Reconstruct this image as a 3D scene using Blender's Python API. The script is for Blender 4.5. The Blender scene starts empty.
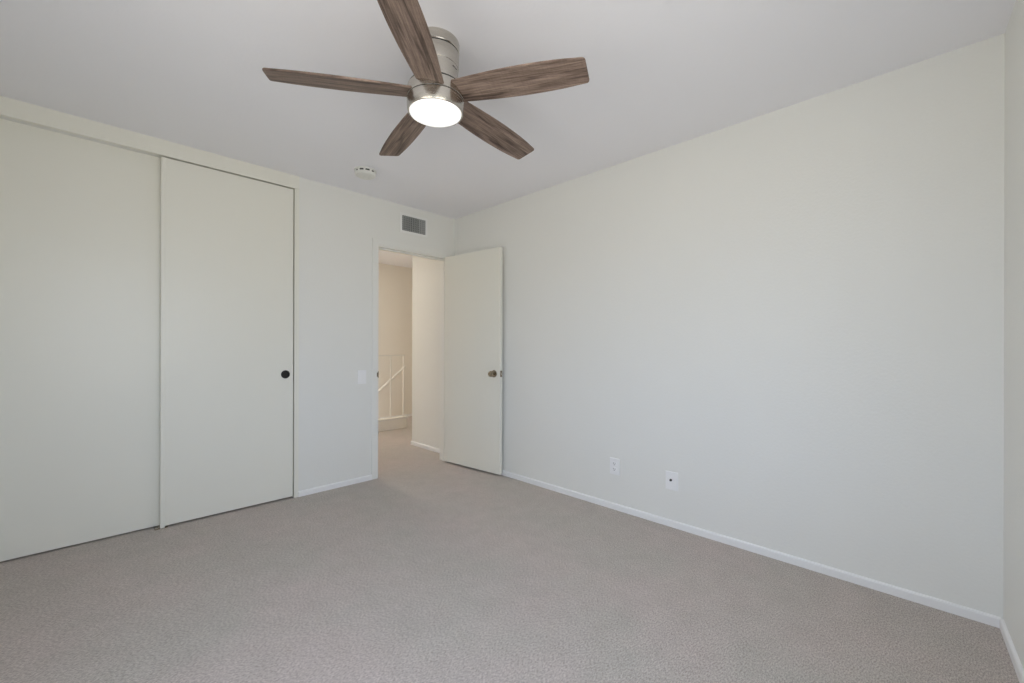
import bpy, bmesh, math, random
from mathutils import Vector, Matrix

random.seed(7)
S = bpy.context.scene
COL = S.collection
PI = math.pi

# ------------------------------------------------------------------ camera
YAW = 0.7788568
cam_data = bpy.data.cameras.new('camera')
cam = bpy.data.objects.new('camera', cam_data)
COL.objects.link(cam)
cam_data.sensor_width = 36.0
cam_data.lens = 424.65 / 1024 * 36.0
cam_data.shift_y = (346.70 - 341.5) / 1024
cam_data.clip_start = 0.02
CAM = Vector((-2.65575, -3.43448, 1.14918))
fwd = Vector((math.cos(YAW), math.sin(YAW), 0))
cam.location = CAM
cam.rotation_euler = (fwd.to_track_quat('-Z', 'Y').to_matrix()
                      @ Matrix.Rotation(0.0026, 3, 'Z')).to_euler()
S.camera = cam

# ------------------------------------------------------------------ world, lamps, exposure
S.view_settings.view_transform = 'Standard'
S.view_settings.look = 'None'
S.view_settings.gamma = 1.0
S.view_settings.use_curve_mapping = False
S.view_settings.exposure = -0.85
S.cycles.max_bounces = 14
S.cycles.diffuse_bounces = 10

SKY = (0.67, 0.79, 1.0)
SKY_S = 8.8
GND = (1.0, 0.972, 0.90)
GND_S = 6.2
world = bpy.data.worlds.new('daylight')
S.world = world
world.use_nodes = True
wn, wl = world.node_tree.nodes, world.node_tree.links
wn.clear()
w_out = wn.new('ShaderNodeOutputWorld')
w_bg = wn.new('ShaderNodeBackground')
w_tc = wn.new('ShaderNodeTexCoord')
w_sep = wn.new('ShaderNodeSeparateXYZ')
w_mr = wn.new('ShaderNodeMapRange')
w_ramp = wn.new('ShaderNodeValToRGB')
w_mr.inputs['From Min'].default_value = -1
w_mr.inputs['From Max'].default_value = 1
k = max(SKY_S, GND_S)
el = w_ramp.color_ramp.elements
el[0].position = 0.47
el[0].color = tuple(c * GND_S / k for c in GND) + (1,)
el[1].position = 0.56
el[1].color = tuple(c * SKY_S / k for c in SKY) + (1,)
w_bg.inputs['Strength'].default_value = k
wl.new(w_tc.outputs['Generated'], w_sep.inputs[0])
wl.new(w_sep.outputs['Z'], w_mr.inputs['Value'])
wl.new(w_mr.outputs[0], w_ramp.inputs[0])
wl.new(w_ramp.outputs[0], w_bg.inputs['Color'])
wl.new(w_bg.outputs[0], w_out.inputs[0])

# room numbers (metres): corner of back wall and right wall is the origin
H = 2.44
XL = -3.10                       # left wall
YF = -3.647                     # front wall at x = 0
SL = 0.042                      # the front wall is very slightly out of square
WX0, WX1, WZ0, WZ1 = -3.02, -1.55, 0.70, 2.14   # window in the front wall


def yf(x):
    return YF + SL * x


ang_f = math.atan(SL)
LY0, LY1 = -3.30, -2.00          # second window, in the left wall


def portal(loc, w, h, into):
    """light portal filling a window opening (guides the daylight, adds none of its own)"""
    d = bpy.data.lights.new('window_portal', 'AREA')
    d.shape = 'RECTANGLE'
    d.size, d.size_y = w, h
    d.cycles.is_portal = True
    o = bpy.data.objects.new('window_portal', d)
    COL.objects.link(o)
    o.location = loc
    o.rotation_euler = Vector(into).to_track_quat('-Z', 'Z').to_euler()


xm = (WX0 + WX1) / 2
portal((xm, yf(xm) - 0.06, (WZ0 + WZ1) / 2), WX1 - WX0, WZ1 - WZ0, (-SL, 1, 0))
portal((XL - 0.06, (LY0 + LY1) / 2, (WZ0 + WZ1) / 2), LY1 - LY0, WZ1 - WZ0, (1, 0, 0))

# warm ceiling lamp of the stair hall, round the corner of the doorway
hd = bpy.data.lights.new('hall_lamp', 'AREA')
hd.shape = 'DISK'
hd.size = 0.35
hd.energy = 36
hd.color = (1.0, 0.94, 0.87)
ho = bpy.data.objects.new('hall_lamp', hd)
COL.objects.link(ho)
ho.location = (-0.62, 2.38, 2.40)


# ------------------------------------------------------------------ materials
def new_mat(name):
    m = bpy.data.materials.new(name)
    m.use_nodes = True
    nt = m.node_tree
    b = nt.nodes.get('Principled BSDF')
    return m, nt, b


def paint(name, col, rough=0.6, bump=0.0, scale=90.0, spec=0.4, dist=0.004):
    m, nt, b = new_mat(name)
    b.inputs['Roughness'].default_value = rough
    b.inputs['Specular IOR Level'].default_value = spec
    tc = nt.nodes.new('ShaderNodeTexCoord')
    n0 = nt.nodes.new('ShaderNodeTexNoise')
    n0.inputs['Scale'].default_value = 1.7
    n0.inputs['Detail'].default_value = 3
    nt.links.new(tc.outputs['Object'], n0.inputs['Vector'])
    mx = nt.nodes.new('ShaderNodeMix')
    mx.data_type = 'RGBA'
    mx.inputs[6].default_value = tuple(c * 0.985 for c in col) + (1,)
    mx.inputs[7].default_value = tuple(min(1, c * 1.015) for c in col) + (1,)
    nt.links.new(n0.outputs['Fac'], mx.inputs[0])
    nt.links.new(mx.outputs[2], b.inputs['Base Color'])
    if bump > 0:
        n1 = nt.nodes.new('ShaderNodeTexNoise')
        n1.inputs['Scale'].default_value = scale
        n1.inputs['Detail'].default_value = 4
        n1.inputs['Roughness'].default_value = 0.55
        nt.links.new(tc.outputs['Object'], n1.inputs['Vector'])
        bp = nt.nodes.new('ShaderNodeBump')
        bp.inputs['Strength'].default_value = bump
        bp.inputs['Distance'].default_value = dist
        nt.links.new(n1.outputs['Fac'], bp.inputs['Height'])
        nt.links.new(bp.outputs[0], b.inputs['Normal'])
    return m


M_WALL = paint('wall_paint', (0.81, 0.81, 0.775), 0.55, 0.22, 75)
M_CEIL = paint('ceiling_paint', (0.90, 0.90, 0.94), 0.75, 0.15, 60)
M_DOOR = paint('door_paint', (0.82, 0.81, 0.735), 0.34, 0.03, 30, 0.5)
M_TRIM = paint('trim_paint', (0.87, 0.87, 0.865), 0.4)
M_FRAME = paint('door_frame_paint', (0.82, 0.82, 0.785), 0.4)
M_TRACK = paint('track_metal', (0.35, 0.35, 0.33), 0.4)
M_HALL = paint('hall_paint', (0.87, 0.83, 0.76), 0.6, 0.2, 75)
M_PLASTIC = paint('white_plastic', (0.875, 0.875, 0.875), 0.35)
M_AGED = paint('aged_white_plastic', (0.77, 0.775, 0.74), 0.4)
M_VENT = paint('vent_enamel', (0.84, 0.84, 0.82), 0.4)
M_LOUVRE = paint('louvre_enamel', (0.36, 0.37, 0.36), 0.45)
M_DARK = paint('dark_recess', (0.03, 0.03, 0.03), 0.8)
M_BLACK = paint('black_metal', (0.02, 0.018, 0.016), 0.35)
M_RAIL = paint('rail_paint', (0.79, 0.77, 0.72), 0.4)


def metal(name, col, rough):
    m, nt, b = new_mat(name)
    b.inputs['Metallic'].default_value = 1.0
    b.inputs['Base Color'].default_value = tuple(col) + (1,)
    tc = nt.nodes.new('ShaderNodeTexCoord')
    mp = nt.nodes.new('ShaderNodeMapping')
    mp.inputs['Scale'].default_value = (4, 4, 400)
    n = nt.nodes.new('ShaderNodeTexNoise')
    n.inputs['Scale'].default_value = 2.0
    n.inputs['Detail'].default_value = 4
    nt.links.new(tc.outputs['Object'], mp.inputs[0])
    nt.links.new(mp.outputs[0], n.inputs['Vector'])
    mr = nt.nodes.new('ShaderNodeMapRange')
    mr.inputs['To Min'].default_value = rough - 0.07
    mr.inputs['To Max'].default_value = rough + 0.10
    nt.links.new(n.outputs['Fac'], mr.inputs['Value'])
    nt.links.new(mr.outputs[0], b.inputs['Roughness'])
    return m


M_NICKEL = metal('brushed_nickel', (0.56, 0.53, 0.48), 0.24)
M_BRONZE = metal('aged_nickel', (0.34, 0.29, 0.22), 0.20)


def carpet_mat():
    m, nt, b = new_mat('carpet')
    b.inputs['Roughness'].default_value = 1.0
    b.inputs['Specular IOR Level'].default_value = 0.08
    b.inputs['Sheen Weight'].default_value = 0.15
    L = nt.links
    tc = nt.nodes.new('ShaderNodeTexCoord')

    def noise(scale, detail, vec=None, rough=0.6):
        n = nt.nodes.new('ShaderNodeTexNoise')
        n.inputs['Scale'].default_value = scale
        n.inputs['Detail'].default_value = detail
        n.inputs['Roughness'].default_value = rough
        L.new(vec if vec else tc.outputs['Object'], n.inputs['Vector'])
        return n
    mp = nt.nodes.new('ShaderNodeMapping')
    mp.inputs['Rotation'].default_value = (0, 0, 0.5)
    mp.inputs['Scale'].default_value = (1.0, 2.2, 1.0)
    L.new(tc.outputs['Object'], mp.inputs[0])
    fine = noise(92, 3, mp.outputs[0], 0.75)
    mid = noise(9, 4)
    big = noise(1.3, 3)
    r1 = nt.nodes.new('ShaderNodeValToRGB')
    r1.color_ramp.elements[0].position = 0.36
    r1.color_ramp.elements[0].color = (0.365, 0.318, 0.288, 1)
    r1.color_ramp.elements[1].position = 0.64
    r1.color_ramp.elements[1].color = (0.70, 0.632, 0.585, 1)
    L.new(fine.outputs['Fac'], r1.inputs[0])
    r2 = nt.nodes.new('ShaderNodeValToRGB')
    r2.color_ramp.elements[0].position = 0.3
    r2.color_ramp.elements[0].color = (0.90, 0.90, 0.89, 1)
    r2.color_ramp.elements[1].position = 0.7
    r2.color_ramp.elements[1].color = (1.0, 1.0, 1.0, 1)
    L.new(mid.outputs['Fac'], r2.inputs[0])
    r3 = nt.nodes.new('ShaderNodeValToRGB')
    r3.color_ramp.elements[0].position = 0.38
    r3.color_ramp.elements[0].color = (0.93, 0.955, 0.935, 1)
    r3.color_ramp.elements[1].position = 0.62
    r3.color_ramp.elements[1].color = (1.0, 0.97, 0.97, 1)
    L.new(big.outputs['Fac'], r3.inputs[0])

    def mul(a, c):
        x = nt.nodes.new('ShaderNodeMix')
        x.data_type = 'RGBA'
        x.blend_type = 'MULTIPLY'
        x.inputs[0].default_value = 1
        L.new(a, x.inputs[6])
        L.new(c, x.inputs[7])
        return x.outputs[2]
    L.new(mul(mul(r1.outputs[0], r2.outputs[0]), r3.outputs[0]), b.inputs['Base Color'])
    bp = nt.nodes.new('ShaderNodeBump')
    bp.inputs['Strength'].default_value = 0.6
    bp.inputs['Distance'].default_value = 0.006
    L.new(fine.outputs['Fac'], bp.inputs['Height'])
    L.new(bp.outputs[0], b.inputs['Normal'])
    return m


M_CARPET = carpet_mat()


def wood_mat():
    m, nt, b = new_mat('weathered_wood')
    b.inputs['Roughness'].default_value = 0.5
    b.inputs['Specular IOR Level'].default_value = 0.35
    L = nt.links
    tc = nt.nodes.new('ShaderNodeTexCoord')
    oi = nt.nodes.new('ShaderNodeObjectInfo')
    off = nt.nodes.new('ShaderNodeVectorMath')
    off.operation = 'SCALE'
    off.inputs[0].default_value = (7.3, 3.1, 5.7)
    L.new(oi.outputs['Random'], off.inputs['Scale'])
    add = nt.nodes.new('ShaderNodeVectorMath')
    L.new(tc.outputs['Object'], add.inputs[0])
    L.new(off.outputs[0], add.inputs[1])

    def noise(sc, scale, detail, rough=0.6, dist=0.0):
        mp = nt.nodes.new('ShaderNodeMapping')
        mp.inputs['Scale'].default_value = sc
        L.new(add.outputs[0], mp.inputs[0])
        n = nt.nodes.new('ShaderNodeTexNoise')
        n.inputs['Scale'].default_value = scale
        n.inputs['Detail'].default_value = detail
        n.inputs['Roughness'].default_value = rough
        n.inputs['Distortion'].default_value = dist
        L.new(mp.outputs[0], n.inputs['Vector'])
        return n
    broad = noise((1.3, 13, 1), 2.0, 4, 0.55, 0.9)       # heart-grain bands along the blade
    fine = noise((3.5, 95, 1), 2.0, 5, 0.7)              # pores
    saw = noise((110, 10, 1), 1.5, 2, 0.5)              # cross-cut saw marks
    r1 = nt.nodes.new('ShaderNodeValToRGB')
    e = r1.color_ramp.elements
    e[0].position = 0.33
    e[0].color = (0.072, 0.047, 0.035, 1)
    e[1].position = 0.62
    e[1].color = (0.310, 0.232, 0.188, 1)
    x = e.new(0.47)
    x.color = (0.225, 0.162, 0.130, 1)
    L.new(broad.outputs['Fac'], r1.inputs[0])
    r2 = nt.nodes.new('ShaderNodeValToRGB')
    r2.color_ramp.elements[0].position = 0.35
    r2.color_ramp.elements[0].color = (0.50, 0.47, 0.45, 1)
    r2.color_ramp.elements[1].position = 0.62
    r2.color_ramp.elements[1].color = (1.2, 1.2, 1.2, 1)
    L.new(fine.outputs['Fac'], r2.inputs[0])
    r3 = nt.nodes.new('ShaderNodeValToRGB')
    r3.color_ramp.elements[0].position = 0.35
    r3.color_ramp.elements[0].color = (0.94, 0.94, 0.94, 1)
    r3.color_ramp.elements[1].position = 0.65
    r3.color_ramp.elements[1].color = (1.04, 1.04, 1.04, 1)
    L.new(saw.outputs['Fac'], r3.inputs[0])

    def mul(a, c):
        q = nt.nodes.new('ShaderNodeMix')
        q.data_type = 'RGBA'
        q.blend_type = 'MULTIPLY'
        q.inputs[0].default_value = 1
        L.new(a, q.inputs[6])
        L.new(c, q.inputs[7])
        return q.outputs[2]
    L.new(mul(mul(r1.outputs[0], r2.outputs[0]), r3.outputs[0]), b.inputs['Base Color'])
    bp = nt.nodes.new('ShaderNodeBump')
    bp.inputs['Strength'].default_value = 0.25
    bp.inputs['Distance'].default_value = 0.002
    L.new(fine.outputs['Fac'], bp.inputs['Height'])
    L.new(bp.outputs[0], b.inputs['Normal'])
    return m


M_WOOD = wood_mat()
M_GLOW, _nt, _b = new_mat('lit_frosted_diffuser')
_b.inputs['Base Color'].default_value = (0.9, 0.9, 0.9, 1)
_b.inputs['Emission Color'].default_value = (1.0, 0.985, 0.96, 1)
_b.inputs['Emission Strength'].default_value = 1.35


# ------------------------------------------------------------------ mesh helpers
def box(bm, x0, x1, y0, y1, z0, z1):
    vs = [bm.verts.new((x, y, z)) for x in (x0, x1) for y in (y0, y1) for z in (z0, z1)]
    for f in ((0, 1, 3, 2), (4, 6, 7, 5), (0, 4, 5, 1), (2, 3, 7, 6), (0, 2, 6, 4), (1, 5, 7, 3)):
        bm.faces.new([vs[i] for i in f])
    return vs


def bevel_all(bm, w, seg=2):
    bmesh.ops.bevel(bm, geom=[e for e in bm.edges], offset=w, segments=seg, profile=0.7, affect='EDGES')


def lathe(bm, prof, n=64, mat=None):
    """prof: (radius, z) from one end to the other, closed with caps where r > 0"""
    rings = []
    for r, z in prof:
        if r < 1e-6:
            rings.append([bm.verts.new((0, 0, z))])
        else:
            rings.append([bm.verts.new((r * math.cos(2 * PI * i / n), r * math.sin(2 * PI * i / n), z)) for i in range(n)])
    for a, b in zip(rings, rings[1:]):
        for i in range(n):
            j = (i + 1) % n
            if len(a) == 1 and len(b) == 1:
                continue
            if len(a) == 1:
                bm.faces.new((a[0], b[i], b[j]))
            elif len(b) == 1:
                bm.faces.new((a[j], a[i], b[0]))
            else:
                bm.faces.new((a[i], b[i], b[j], a[j]))
    for ring in (rings[0], rings[-1]):
        if len(ring) > 1:
            bm.faces.new(ring)
    if mat is not None:
        vs = [v for r in rings for v in r]
        bmesh.ops.transform(bm, matrix=mat, verts=vs)
    return [v for r in rings for v in r]


def prism(bm, pts, z0, z1):
    a = [bm.verts.new((x, y, z0)) for x, y in pts]
    b = [bm.verts.new((x, y, z1)) for x, y in pts]
    n = len(pts)
    for i in range(n):
        j = (i + 1) % n
        bm.faces.new((a[i], a[j], b[j], b[i]))
    bm.faces.new(list(reversed(a)))
    bm.faces.new(b)


def tube(bm, p, q, r, n=16):
    p, q = Vector(p), Vector(q)
    d = q - p
    mt = Matrix.Translation(p) @ d.to_track_quat('Z', 'Y').to_matrix().to_4x4()
    lathe(bm, [(r, 0), (r, d.length)], n, mt)


def obj(name, bm, mat, parent=None, smooth=False, loc=None, rot=None):
    bmesh.ops.recalc_face_normals(bm, faces=bm.faces[:])
    me = bpy.data.meshes.new(name)
    bm.to_mesh(me)
    bm.free()
    me.materials.append(mat)
    o = bpy.data.objects.new(name, me)
    COL.objects.link(o)
    if smooth:
        for p in me.polygons:
            p.use_smooth = True
        me.set_sharp_from_angle(angle=math.radians(35))
    if parent:
        o.parent = parent
    if loc:
        o.location = loc
    if rot:
        o.rotation_euler = rot
    return o


def struct(name, bm, mat, parent=None, label=None, cat=None, **kw):
    o = obj(name, bm, mat, parent, **kw)
    if parent is None:
        o['kind'] = 'structure'
        if label:
            o['label'] = label
        if cat:
            o['category'] = cat
    return o


def thing(name, label, cat, loc=(0, 0, 0), rotz=0.0, group=None):
    o = bpy.data.objects.new(name, None)
    o.empty_display_size = 0.05
    COL.objects.link(o)
    o.location = loc
    o.rotation_euler = (0, 0, rotz)
    o['label'] = label
    o['category'] = cat
    if group:
        o['group'] = group
    return o


# ------------------------------------------------------------------ room shell
T = 0.12
CX0, CX1 = XL, -1.512            # closet opening
CZ = 2.343                       # closet opening height
DX0, DX1, DZ = -0.853, -0.080, 2.036   # doorway
HX = 0.062                        # wall of the hall beyond the doorway
HY1 = 0.89
CURB_Y = 1.85
HFAR = 2.66
HXL, HXR = -1.10, 2.30
ST_X = 0.60                      # top of the stair

bm = bmesh.new()
box(bm, XL - T, HX, -4.0, 0.66, -0.15, 0)        # bedroom and closet
box(bm, HXL - T, HX, 0.66, CURB_Y + 0.06, -0.15, 0)
box(bm, HX, HXR + T, HY1 - 0.1, CURB_Y + 0.06, -0.15, 0)
box(bm, ST_X, HXR + T, CURB_Y + 0.06, HFAR + T, -0.15, 0)
struct('floor', bm, M_CARPET, label='grey beige carpet covering the bedroom floor and the hall', cat='carpet')

bm = bmesh.new()
box(bm, XL - T, T, -4.0, T, H, H + 0.12)
struct('ceiling', bm, M_CEIL, label='white bedroom ceiling with the fan on it', cat='ceiling')
bm = bmesh.new()
box(bm, HXL - T, HXR + T, T, HFAR + T, H, H + 0.12)
struct('ceiling_hall', bm, M_CEIL, label='ceiling strip of the hall seen through the doorway', cat='ceiling')

bm = bmesh.new()
box(bm, CX1, DX0, 0, T, 0, H)
box(bm, DX0, DX1, 0, T, DZ, H)
box(bm, DX1, 0, 0, T, 0, H)
box(bm, CX0, CX1, 0.012, T, CZ, H)
struct('wall_back', bm, M_WALL, label='off-white wall between the closet and the doorway with the vent high up', cat='wall')

bm = bmesh.new()
box(bm, 0, T, -4.0, T, 0, H)
struct('wall_right', bm, M_WALL, label='large plain off-white wall with two outlets near the carpet', cat='wall')

bm = bmesh.new()
box(bm, XL - T, XL, -4.0, LY0, 0, H)
box(bm, XL - T, XL, LY1, 0.66, 0, H)
box(bm, XL - T, XL, LY0, LY1, 0, WZ0)
box(bm, XL - T, XL, LY0, LY1, WZ1, H)
struct('wall_left', bm, M_WALL)

# front wall behind the camera, with the window opening; local x runs along the wall
bm = bmesh.new()
for a0, a1, z0, z1 in ((XL, WX0, 0, H), (WX1, 0.0, 0, H), (WX0, WX1, 0, WZ0), (WX0, WX1, WZ1, H)):
    box(bm, a0, a1, -T, 0, z0, z1)
struct('wall_front', bm, M_WALL, label='narrow strip of off-white wall at the right edge of the photo', cat='wall',
       loc=(0, YF, 0), rot=(0, 0, ang_f))

bm = bmesh.new()
FW = 0.045
for a0, a1, z0, z1 in ((WX0, WX0 + FW, WZ0, WZ1), (WX1 - FW, WX1, WZ0, WZ1), (WX0 + FW, WX1 - FW, WZ0, WZ0 + FW),
                       (WX0 + FW, WX1 - FW, WZ1 - FW, WZ1), (-2.30, -2.26, WZ0 + FW, WZ1 - FW)):
    box(bm, a0, a1, -0.09, -0.05, z0, z1)
struct('window_1', bm, M_TRIM, loc=(0, YF, 0), rot=(0, 0, ang_f))

bm = bmesh.new()
for a0, a1, z0, z1 in ((LY0, LY0 + FW, WZ0, WZ1), (LY1 - FW, LY1, WZ0, WZ1), (LY0 + FW, LY1 - FW, WZ0, WZ0 + FW),
                       (LY0 + FW, LY1 - FW, WZ1 - FW, WZ1), (-2.67, -2.63, WZ0 + FW, WZ1 - FW)):
    box(bm, XL - 0.09, XL - 0.05, a0, a1, z0, z1)
struct('window_2', bm, M_TRIM)

# closet interior
bm = bmesh.new()
box(bm, XL, HXL - T, 0.66, 0.72, 0, H)
box(bm, CX1 + 0.0, CX1 + 0.06, T, 0.66, 0, H)
struct('wall_closet', bm, M_WALL)
bm = bmesh.new()
box(bm, XL - T, CX1 + 0.06, T, 0.72, H, H + 0.12)
struct('ceiling_closet', bm, M_WALL)

# hall and stairwell
bm = bmesh.new()
box(bm, HX, HXR, T, HY1, 0, H)
box(bm, 0, HX, T - 0.001, T + 0.001, 0, H)
struct('wall_hall_right', bm, M_WALL, label='short hall wall just beyond the open doorway', cat='wall')
bm = bmesh.new()
box(bm, HXL - T, HXL, T, HFAR, -1.6, H)
struct('wall_hall_left', bm, M_HALL)
bm = bmesh.new()
box(bm, HXL - T, HXR + T, HFAR, HFAR + T, -1.6, H)
struct('wall_stair', bm, M_HALL, label='warm beige far wall of the stairwell seen through the doorway', cat='wall')
bm = bmesh.new()
box(bm, HXR, HXR + T, HY1, HFAR, 0, H)
struct('wall_hall_end', bm, M_HALL)
bm = bmesh.new()
for i in range(6):
    box(bm, ST_X - 0.275 * (i + 1), ST_X - 0.275 * i, CURB_Y + 0.06, HFAR, -1.6, -0.185 * (i + 1))
struct('stairs', bm, M_CARPET, label='carpeted stairs going down behind the low hall curb', cat='stairs')

# low curb wall guarding the stairwell, with a cap
bm = bmesh.new()
box(bm, HXL, ST_X - 0.02, CURB_Y, CURB_Y + 0.06, 0, 0.135)
cb = struct('wall_curb', bm, M_HALL, label='low curb along the stairwell under the hall railing', cat='curb')
bm = bmesh.new()
box(bm, HXL, ST_X - 0.005, CURB_Y - 0.015, CURB_Y + 0.075, 0.135, 0.160)
bevel_all(bm, 0.004)
struct('cap', bm, M_RAIL, cb)


# ------------------------------------------------------------------ baseboards
BH, BT = 0.043, 0.011


def base_profile_x(bm, x0, x1, y_face, out):
    """board along x; out = -1 means it stands out toward -y"""
    p = [(0, 0), (BT, 0), (BT, BH - 0.008), (BT - 0.003, BH - 0.002), (BT - 0.007, BH), (0, BH)]
    a = [bm.verts.new((x0, y_face + out * d, z)) for d, z in p]
    b = [bm.verts.new((x1, y_face + out * d, z)) for d, z in p]
    n = len(p)
    for i in range(n):
        j = (i + 1) % n
        bm.faces.new((a[i], a[j], b[j], b[i]))
    bm.faces.new(a)
    bm.faces.new(b)


def rot90(bm):
    bmesh.ops.transform(bm, matrix=Matrix.Rotation(PI / 2, 4, 'Z'), verts=bm.verts[:])


bm = bmesh.new()
base_profile_x(bm, CX1 + 0.018, DX0 - 0.045, 0, -1)
struct('baseboard_back', bm, M_TRIM, label='short white baseboard between the closet and the doorway', cat='baseboard')
bm = bmesh.new()
base_profile_x(bm, -3.64, -0.02, 0, 1)     # along y after turning
rot90(bm)
struct('baseboard_right', bm, M_TRIM, label='long white baseboard under the large right wall', cat='baseboard')
bm = bmesh.new()
base_profile_x(bm, XL, -BT, 0, 1)
struct('baseboard_front', bm, M_TRIM, label='white baseboard at the lower right corner of the photo', cat='baseboard',
       loc=(0, YF, 0), rot=(0, 0, ang_f))
bm = bmesh.new()
base_profile_x(bm, T + 0.01, HY1 + BT, -HX, 1)
rot90(bm)
struct('baseboard_hall', bm, M_TRIM, label='white baseboard on the short hall wall beyond the doorway', cat='baseboard')
bm = bmesh.new()
base_profile_x(bm, ST_X, HXR, HFAR, -1)
struct('baseboard_stair', bm, M_TRIM, label='white baseboard at the top of the stairs', cat='baseboard')

# ------------------------------------------------------------------ trims
# door frame: jambs, head and slim casings
bm = bmesh.new()
CW = 0.045
box(bm, DX0 - CW, DX0, -0.010, 0.0, 0, DZ + CW)
box(bm, DX1, DX1 + CW, -0.010, 0.0, 0, DZ + CW)
box(bm, DX0, DX1, -0.010, 0.0, DZ, DZ + CW)
box(bm, DX0 - 0.001, DX0 + 0.012, -0.008, T + 0.008, 0, DZ)
box(bm, DX1 - 0.012, DX1 + 0.001, 0.0, T + 0.008, 0, DZ)
box(bm, DX0 + 0.012, DX1 - 0.012, 0.0, T + 0.008, DZ - 0.014, DZ + 0.001)
box(bm, DX0 + 0.012, DX0 + 0.024, 0.040, 0.075, 0, DZ - 0.014)      # stops
box(bm, DX1 - 0.024, DX1 - 0.012, 0.040, 0.075, 0, DZ - 0.014)
box(bm, DX0 + 0.024, DX1 - 0.024, 0.040, 0.075, DZ - 0.026, DZ - 0.014)
tr = struct('trim_1', bm, M_FRAME, label='slim white frame around the open doorway', cat='door frame')
bm = bmesh.new()
box(bm, DX0 + 0.008, DX0 + 0.0135, -0.010, 0.030, 0.875, 0.932)
box(bm, DX0 - 0.003, DX0 + 0.0135, -0.0115, -0.007, 0.885, 0.922)
o = struct('strike_plate', bm, M_BRONZE, tr)
o['label'] = 'small dark metal strike plate'

# closet header board and side jamb
bm = bmesh.new()
box(bm, CX0, CX1 + 0.018, -0.010, 0.012, CZ, H)
box(bm, CX1, CX1 + 0.018, -0.005, 0.010, 0, CZ)
box(bm, CX1 - 0.012, CX1, -0.002, T, 0, CZ)
struct('trim_2', bm, M_DOOR, label='header board and side jamb around the sliding closet doors', cat='closet frame')
bm = bmesh.new()
box(bm, CX0, CX1 - 0.012, 0.039, 0.044, CZ + 0.006, CZ + 0.03)
box(bm, CX0, CX1 - 0.012, 0.094, 0.099, CZ + 0.006, CZ + 0.03)
box(bm, CX0, CX1 - 0.012, 0.013, 0.093, CZ + 0.03, CZ + 0.034)
struct('trim_3', bm, M_TRACK)

# ------------------------------------------------------------------ sliding closet doors
def slab(x0, x1, y0, y1, z0, z1, bev=0.003):
    bm = bmesh.new()
    box(bm, x0, x1, y0, y1, z0, z1)
    bevel_all(bm, bev, 2)
    return bm


d2 = struct('door_2', slab(XL + 0.012, -2.27, 0.052, 0.084, 0.009, 2.365), M_DOOR,
            label='left sliding closet door, set behind the other one', cat='closet door')
d3 = struct('door_3', slab(-2.302, -1.531, 0.004, 0.038, 0.013, CZ - 0.007), M_DOOR,
            label='front sliding closet door with a round black finger pull', cat='closet door')
struct('edge_strip', slab(-2.308, -2.286, 0.000, 0.040, 0.002, CZ - 0.007, 0.003), M_DOOR, d3)
bm = bmesh.new()
lathe(bm, [(0.0, 0.0015), (0.019, 0.0015), (0.021, 0.004), (0.024, 0.0075), (0.028, 0.0075), (0.0305, 0.004), (0.0305, -0.002)], 40,
      Matrix.Translation((-1.585, 0.004, 0.938)) @ Matrix.Rotation(PI / 2, 4, 'X'))
o = struct('finger_pull', bm, M_BLACK, d3, smooth=True)
o['label'] = 'round black finger pull'
bm = bmesh.new()
box(bm, -2.335, -2.270, 0.002, 0.085, 0.0, 0.005)
box(bm, -2.318, -2.312, 0.002, 0.085, 0.005, 0.009)
bevel_all(bm, 0.001, 1)
g = obj('floor_guide', bm, M_BRONZE)
g['label'] = 'small floor guide on the carpet where the two closet doors overlap'
g['category'] = 'door guide'

# ------------------------------------------------------------------ hinged door, standing open against the right wall
# local frame: origin at the hinge-side corner of the visible face, +x along the leaf, -y toward the viewer
P0 = Vector((-0.1340, -0.006))
P1 = Vector((-0.0660, -0.728))
dv = P1 - P0
LW = dv.length
th = math.atan2(dv.y, dv.x)
bm = bmesh.new()
box(bm, 0, LW, 0, 0.035, 0.019, 2.030)
bevel_all(bm, 0.002, 2)
door = struct('door_1', bm, M_DOOR, label='white flush hinged door standing open near the corner', cat='door',
              loc=(P0.x, P0.y, 0), rot=(0, 0, th))
KZ, KX = 0.908, LW - 0.066


def knob(side):
    bm = bmesh.new()
    prof = [(0.0, 0.0), (0.032, 0.0), (0.033, 0.003), (0.031, 0.007), (0.020, 0.010), (0.012, 0.013), (0.011, 0.024),
            (0.014, 0.030), (0.022, 0.035), (0.0265, 0.043), (0.0265, 0.050), (0.022, 0.058), (0.012, 0.062), (0.0, 0.063)]
    if side > 0:
        prof = [(r, z * 0.5) for r, z in prof]
    m = Matrix.Translation((KX, 0.035 if side > 0 else 0.0, KZ)) @ Matrix.Rotation(-PI / 2 * side, 4, 'X')
    lathe(bm, prof, 40, m)
    return bm


for s_ in (-1, 1):
    o = obj('door_knob', knob(s_), M_BRONZE, door, smooth=True)
    o['label'] = 'aged metal door knob'
bm = bmesh.new()
box(bm, LW - 0.0005, LW + 0.0012, 0.005, 0.030, KZ - 0.028, KZ + 0.028)
o = obj('latch_plate', bm, M_BRONZE, door)
o['label'] = 'metal latch plate on the door edge'
bm = bmesh.new()
prism(bm, [(LW + 0.001, 0.011), (LW + 0.012, 0.013), (LW + 0.010, 0.024), (LW + 0.001, 0.025)], KZ - 0.008, KZ + 0.008)
obj('latch_bolt', bm, M_NICKEL, door)
for z in (0.20, 1.01, 1.82):
    bm = bmesh.new()
    lathe(bm, [(0.0, -0.046), (0.006, -0.044), (0.006, 0.044), (0.0, 0.046)], 16, Matrix.Translation((-0.002, 0.041, z)))
    obj('hinge', bm, M_TRIM, door, smooth=True)

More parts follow.
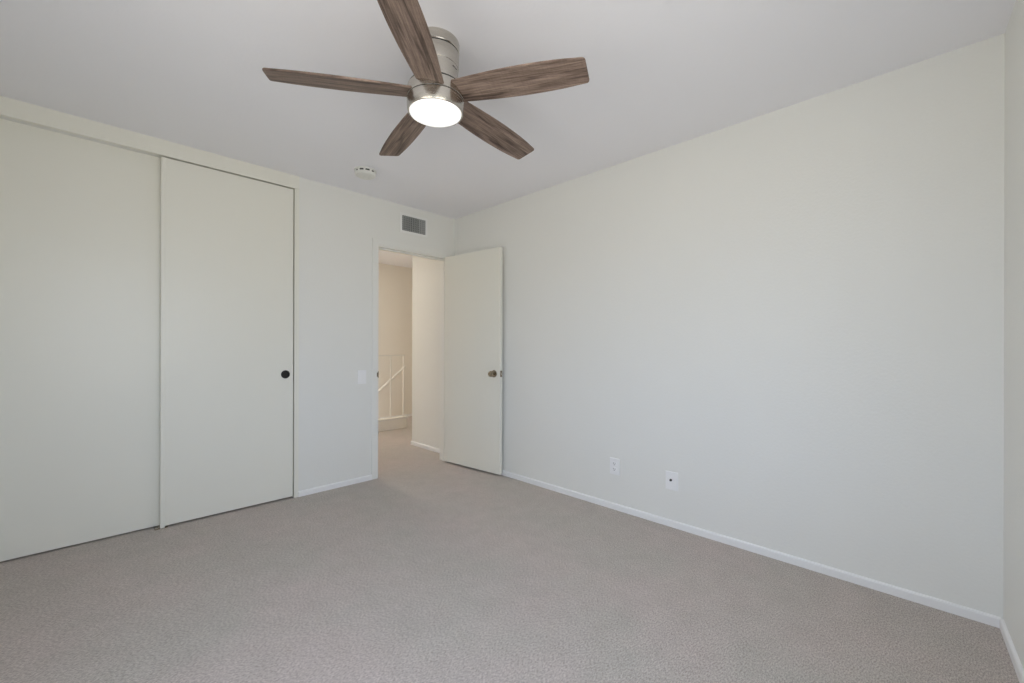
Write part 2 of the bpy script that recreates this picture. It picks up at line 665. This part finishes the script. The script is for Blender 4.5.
# ------------------------------------------------------------------ ceiling fan
FC = Vector((-1.5965, -1.9275))
fan = thing('ceiling_fan', 'brushed nickel ceiling fan with five weathered wood blades and a lit lamp', 'ceiling fan', (FC.x, FC.y, H))
ZB = 2.204 - H
bm = bmesh.new()
lathe(bm, [(0.0, 0.0), (0.099, 0.0), (0.1005, -0.006), (0.0995, -0.037), (0.097, -0.040), (0.0, -0.040)], 72)
obj('canopy', bm, M_NICKEL, fan, smooth=True)
bm = bmesh.new()
lathe(bm, [(0.0, -0.045), (0.0970, -0.045), (0.0985, -0.0465), (0.0975, -0.105), (0.0965, -0.108), (0.0955, -0.108),
           (0.0955, -0.110), (0.0960, -0.110), (0.0915, -0.165), (0.0885, -0.1885), (0.0, -0.1885)], 72)
obj('motor_housing', bm, M_NICKEL, fan, smooth=True)
bm = bmesh.new()
bm.free()
for a in (-2.75, -1.2, 0.35, 1.9):
    bm = bmesh.new()
    box(bm, 0.090, 0.0950, -0.015, 0.015, -0.126, -0.123)
    bmesh.ops.transform(bm, matrix=Matrix.Rotation(a, 4, 'Z'), verts=bm.verts[:])
    obj('vent_slot', bm, M_DARK, fan)
bm = bmesh.new()
lathe(bm, [(0.0, -0.1935), (0.1155, -0.1935), (0.1180, -0.1960), (0.1190, -0.215), (0.1190, -0.240), (0.1180, -0.2410), (0.0, -0.2410)], 72)
obj('blade_hub', bm, M_NICKEL, fan, smooth=True)
bm = bmesh.new()
lathe(bm, [(0.0, -0.2445), (0.1190, -0.2445), (0.1200, -0.2455), (0.1200, -0.275), (0.1180, -0.290), (0.1155, -0.2965), (0.1125, -0.2975),
           (0.1090, -0.2960), (0.1085, -0.290), (0.0, -0.290)], 72)
obj('light_ring', bm, M_NICKEL, fan, smooth=True)
bm = bmesh.new()
lathe(bm, [(0.0, -0.292), (0.1080, -0.292), (0.1085, -0.297), (0.1075, -0.2995), (0.102, -0.3025), (0.080, -0.3055), (0.040, -0.3075), (0.0, -0.308)], 72)
o = obj('lamp_diffuser', bm, M_GLOW, fan, smooth=True)
o['label'] = 'lit white lamp diffuser'

for r_, z0, z1 in ((0.0945, -0.0395, -0.0455), (0.1140, -0.1880, -0.1940), (0.1155, -0.2405, -0.2450)):
    bm = bmesh.new()
    lathe(bm, [(0.0, z0), (r_, z0), (r_, z1), (0.0, z1)], 72)
    obj('dark_seam', bm, M_DARK, fan, smooth=True)

R0, R1 = 0.100, 0.650


def half_w(t):
    pts = [(0, 0.0575), (0.15, 0.0630), (0.35, 0.0695), (0.55, 0.0720), (0.75, 0.0695), (0.9, 0.0640), (1.0, 0.0565)]
    for (a, wa), (b, wb) in zip(pts, pts[1:]):
        if t <= b:
            u = (t - a) / (b - a)
            return wa + (wb - wa) * u
    return pts[-1][1]


def blade_mesh():
    bm = bmesh.new()
    n = 40
    up = []
    rc = 0.014
    for i in range(n + 1):
        t = i / n
        # smooth the piecewise width a little
        w = sum(half_w(min(1, max(0, t + q))) for q in (-0.05, 0, 0.05)) / 3
        r = R0 + (R1 - rc - R0) * t
        up.append((r, w))
    wt = up[-1][1]
    tip = []
    for i in range(1, 7):
        a = i / 6 * PI / 2
        tip.append((R1 - rc + rc * math.sin(a), wt - rc + rc * math.cos(a)))
    half = up + tip
    pts = half + [(r, -w) for r, w in reversed(half)]
    th_ = 0.0045
    a = [bm.verts.new((x, y, -th_)) for x, y in pts]
    b = [bm.verts.new((x, y, th_)) for x, y in pts]
    m = len(pts)
    for i in range(m):
        j = (i + 1) % m
        bm.faces.new((a[i], a[j], b[j], b[i]))
    # bridge halves with quads so the faces stay clean
    h = len(half)
    for i in range(h - 1):
        bm.faces.new((a[i], a[m - 1 - i], a[m - 2 - i], a[i + 1]))
        bm.faces.new((b[i], b[i + 1], b[m - 2 - i], b[m - 1 - i]))
    bmesh.ops.recalc_face_normals(bm, faces=bm.faces[:])
    sharp = [e for e in bm.edges if len(e.link_faces) == 2 and e.calc_face_angle(0) > 1.2]
    bmesh.ops.bevel(bm, geom=sharp, offset=0.002, segments=2, affect='EDGES')
    return bm


A0 = 2.6180
DROOP = (0.0, -0.9, 0.0, 1.5, 0.0)      # hand-hung blades: each sags a little differently
blade0 = obj('blade', blade_mesh(), M_WOOD, fan, smooth=True)
for kk in range(5):
    bl = blade0 if kk == 0 else blade0.copy()
    if kk:
        COL.objects.link(bl)
        bl.parent = fan
    bl.location = (0, 0, ZB + 0.020)
    bl.rotation_euler = (math.radians(-12.5), math.radians(2.2 + DROOP[kk]), A0 - kk * 2 * PI / 5)

# ------------------------------------------------------------------ smoke detector on the ceiling
SMS = 1.1
sm = thing('smoke_detector', 'round white smoke detector on the ceiling above the closet corner', 'smoke detector', (-1.195, -0.475, H), 0.4)
bm = bmesh.new()
lathe(bm, [(0.0, 0.0), (0.071, 0.0), (0.072, -0.003), (0.070, -0.009), (0.0, -0.009)], 56)
obj('base', bm, M_AGED, sm, smooth=True)
bm = bmesh.new()
lathe(bm, [(0.0, -0.009), (0.060, -0.009), (0.060, -0.021), (0.0, -0.021)], 56)
obj('vent_gap', bm, M_DARK, sm, smooth=True)
bm = bmesh.new()
lathe(bm, [(0.0, -0.020), (0.066, -0.020), (0.066, -0.026), (0.062, -0.036), (0.050, -0.043), (0.020, -0.046), (0.018, -0.045), (0.016, -0.046), (0.0, -0.0465)], 56)
for i in range(10):
    vs = box(bm, 0.058, 0.0665, -0.006, 0.006, -0.022, -0.008)
    bmesh.ops.transform(bm, matrix=Matrix.Rotation(2 * PI * i / 10, 4, 'Z'), verts=vs)
obj('cover', bm, M_AGED, sm, smooth=True)
for c_ in sm.children:
    c_.scale = (SMS, SMS, SMS)

# ------------------------------------------------------------------ wall vent above the doorway
VX, VZ, VW, VH = -0.484, 2.278, 0.250, 0.137
vent = thing('air_vent', 'white wall register with dark louvres high on the wall above the doorway', 'air vent', (VX, 0, VZ))
bm = bmesh.new()
fw = 0.022
for a0, a1, z0, z1 in ((-VW / 2 - fw, -VW / 2, -VH / 2 - fw, VH / 2 + fw), (VW / 2, VW / 2 + fw, -VH / 2 - fw, VH / 2 + fw),
                       (-VW / 2, VW / 2, VH / 2, VH / 2 + fw), (-VW / 2, VW / 2, -VH / 2 - fw, -VH / 2)):
    box(bm, a0, a1, -0.006, 0.0, z0, z1)
obj('frame', bm, M_VENT, vent)
bm = bmesh.new()
box(bm, -VW / 2, VW / 2, -0.0012, 0.0, -VH / 2, VH / 2)
obj('duct_opening', bm, M_DARK, vent)
bm = bmesh.new()
nv = 13
for i in range(nv):
    xx = -VW / 2 + VW * (i + 0.5) / nv
    vs = box(bm, -0.0009, 0.0009, -0.0065, 0.0065, -VH / 2, VH / 2)
    bmesh.ops.transform(bm, matrix=Matrix.Translation((xx, -0.008, 0)) @ Matrix.Rotation(math.radians(30 if i < 9 else 66), 4, 'Z'), verts=vs)
obj('upright_louvres', bm, M_LOUVRE, vent)
bm = bmesh.new()
for i in range(7):
    zz = -VH / 2 + VH * (i + 0.5) / 7
    box(bm, -VW / 2, VW / 2, -0.0026, -0.0013, zz - 0.0022, zz + 0.0022)
obj('cross_louvres', bm, M_LOUVRE, vent)

# ------------------------------------------------------------------ switch and outlets
def plate_bm(w=0.072, h=0.116, d=0.006):
    """a cover plate in the xz plane, facing -y"""
    bm = bmesh.new()
    box(bm, -w / 2, w / 2, -d, 0, -h / 2, h / 2)
    es = [e for e in bm.edges if all(v.co.y < -d / 2 for v in e.verts)]
    bmesh.ops.bevel(bm, geom=es, offset=0.003, segments=2, profile=0.6, affect='EDGES')
    return bm


def screw(parent, x, z, y=-0.006):
    bm = bmesh.new()
    lathe(bm, [(0.0, 0.0), (0.003, 0.0), (0.0026, 0.001), (0.0, 0.0012)], 14, Matrix.Translation((x, y, z)) @ Matrix.Rotation(PI / 2, 4, 'X'))
    return obj('screw', bm, M_PLASTIC, parent, smooth=True)


sw = thing('light_switch', 'white rocker light switch on the wall beside the doorway', 'light switch', (-0.986, 0, 0.889))
obj('cover_plate', plate_bm(), M_PLASTIC, sw)
bm = bmesh.new()
box(bm, -0.0185, 0.0185, -0.0072, -0.004, -0.0355, 0.0355)
obj('switch_frame', bm, M_PLASTIC, sw)
bm = bmesh.new()
prof = [(-0.0070, -0.0325), (-0.0105, -0.0325), (-0.0080, 0.0), (-0.0075, 0.0325), (-0.0050, 0.0325)]
a = [bm.verts.new((-0.016, y, z)) for y, z in prof]
b = [bm.verts.new((0.016, y, z)) for y, z in prof]
for i in range(5):
    bm.faces.new((a[i], a[(i + 1) % 5], b[(i + 1) % 5], b[i]))
bm.faces.new(a)
bm.faces.new(b)
obj('rocker', bm, M_PLASTIC, sw)

out = thing('power_outlet', 'white double power outlet on the right wall, nearer the open door', 'power outlet', (0, -1.841, 0.303), -PI / 2)
obj('cover_plate', plate_bm(0.076), M_PLASTIC, out)
for zc in (0.0195, -0.0195):
    bm = bmesh.new()
    pts = []
    for i in range(32):
        t = 2 * PI * i / 32
        pts.append((0.0170 * math.cos(t), max(-0.0135, min(0.0135, 0.0170 * math.sin(t)))))
    prism(bm, pts, 0.0, 0.0030)
    bmesh.ops.transform(bm, matrix=Matrix.Translation((0, -0.0055, zc)) @ Matrix.Rotation(PI / 2, 4, 'X'), verts=bm.verts[:])
    bmesh.ops.remove_doubles(bm, verts=bm.verts[:], dist=1e-5)
    rc_ = obj('receptacle', bm, M_PLASTIC, out)
    bm = bmesh.new()
    box(bm, -0.0080, -0.0055, -0.0090, -0.0080, zc - 0.001, zc + 0.0085)
    box(bm, 0.0055, 0.0080, -0.0090, -0.0080, zc - 0.001, zc + 0.0075)
    lathe(bm, [(0.0, 0.0), (0.0028, 0.0), (0.0028, 0.001), (0.0, 0.001)], 16,
          Matrix.Translation((0, -0.0080, zc - 0.007)) @ Matrix.Rotation(PI / 2, 4, 'X'))
    obj('plug_slots', bm, M_DARK, rc_)
screw(out, 0, 0)

cab = thing('cable_outlet', 'white wall plate with a dark cable socket, nearer the right edge of the photo', 'cable outlet', (0, -2.255, 0.293), -PI / 2)
obj('cover_plate', plate_bm(0.080), M_PLASTIC, cab)
bm = bmesh.new()
lathe(bm, [(0.0, 0.0), (0.0075, 0.0), (0.0075, 0.003), (0.0052, 0.003), (0.0052, 0.011), (0.0036, 0.011), (0.0030, 0.006), (0.0, 0.006)], 24,
      Matrix.Translation((-0.004, -0.006, 0.006)) @ Matrix.Rotation(PI / 2, 4, 'X'))
o = obj('cable_socket', bm, M_BLACK, cab, smooth=True)
o['label'] = 'small dark cable socket'
screw(cab, 0, 0.042)
screw(cab, 0, -0.042)

# ------------------------------------------------------------------ stair railing and handrail in the hall
rl = thing('stair_railing', 'thin white railing standing on the low curb in the hall', 'railing', (0, CURB_Y + 0.03, 0.160))
bm = bmesh.new()
box(bm, HXL, 0.565, -0.009, 0.009, 0.855, 0.873)
bevel_all(bm, 0.004)
obj('top_rail', bm, M_RAIL, rl)
for xx in (0.545, 0.345, 0.145, -0.055, -0.255, -0.455, -0.655, -0.855):
    bm = bmesh.new()
    box(bm, xx - 0.008, xx + 0.008, -0.008, 0.008, 0.0, 0.856)
    obj('baluster', bm, M_RAIL, rl)
hr = thing('handrail', 'white sloping handrail on the far stairwell wall', 'handrail', (0, HFAR, 0))
HR0, HR1 = Vector((1.00, -0.075, 0.83)), Vector((-0.90, -0.075, -0.69))
bm = bmesh.new()
tube(bm, HR0, HR1, 0.020)
obj('rail', bm, M_RAIL, hr, smooth=True)
for t in (0.04, 0.36, 0.68, 0.95):
    p = HR0.lerp(HR1, t)
    bm = bmesh.new()
    tube(bm, p + Vector((0, 0.0, -0.015)), p + Vector((0, 0.03, -0.06)), 0.006, 10)
    tube(bm, p + Vector((0, 0.028, -0.058)), p + Vector((0, 0.072, -0.062)), 0.006, 10)
    lathe(bm, [(0, 0), (0.026, 0), (0.024, 0.004), (0, 0.005)], 20, Matrix.Translation(p + Vector((0, 0.075, -0.062))) @ Matrix.Rotation(PI / 2, 4, 'X'))
    obj('bracket', bm, M_RAIL, hr, smooth=True)
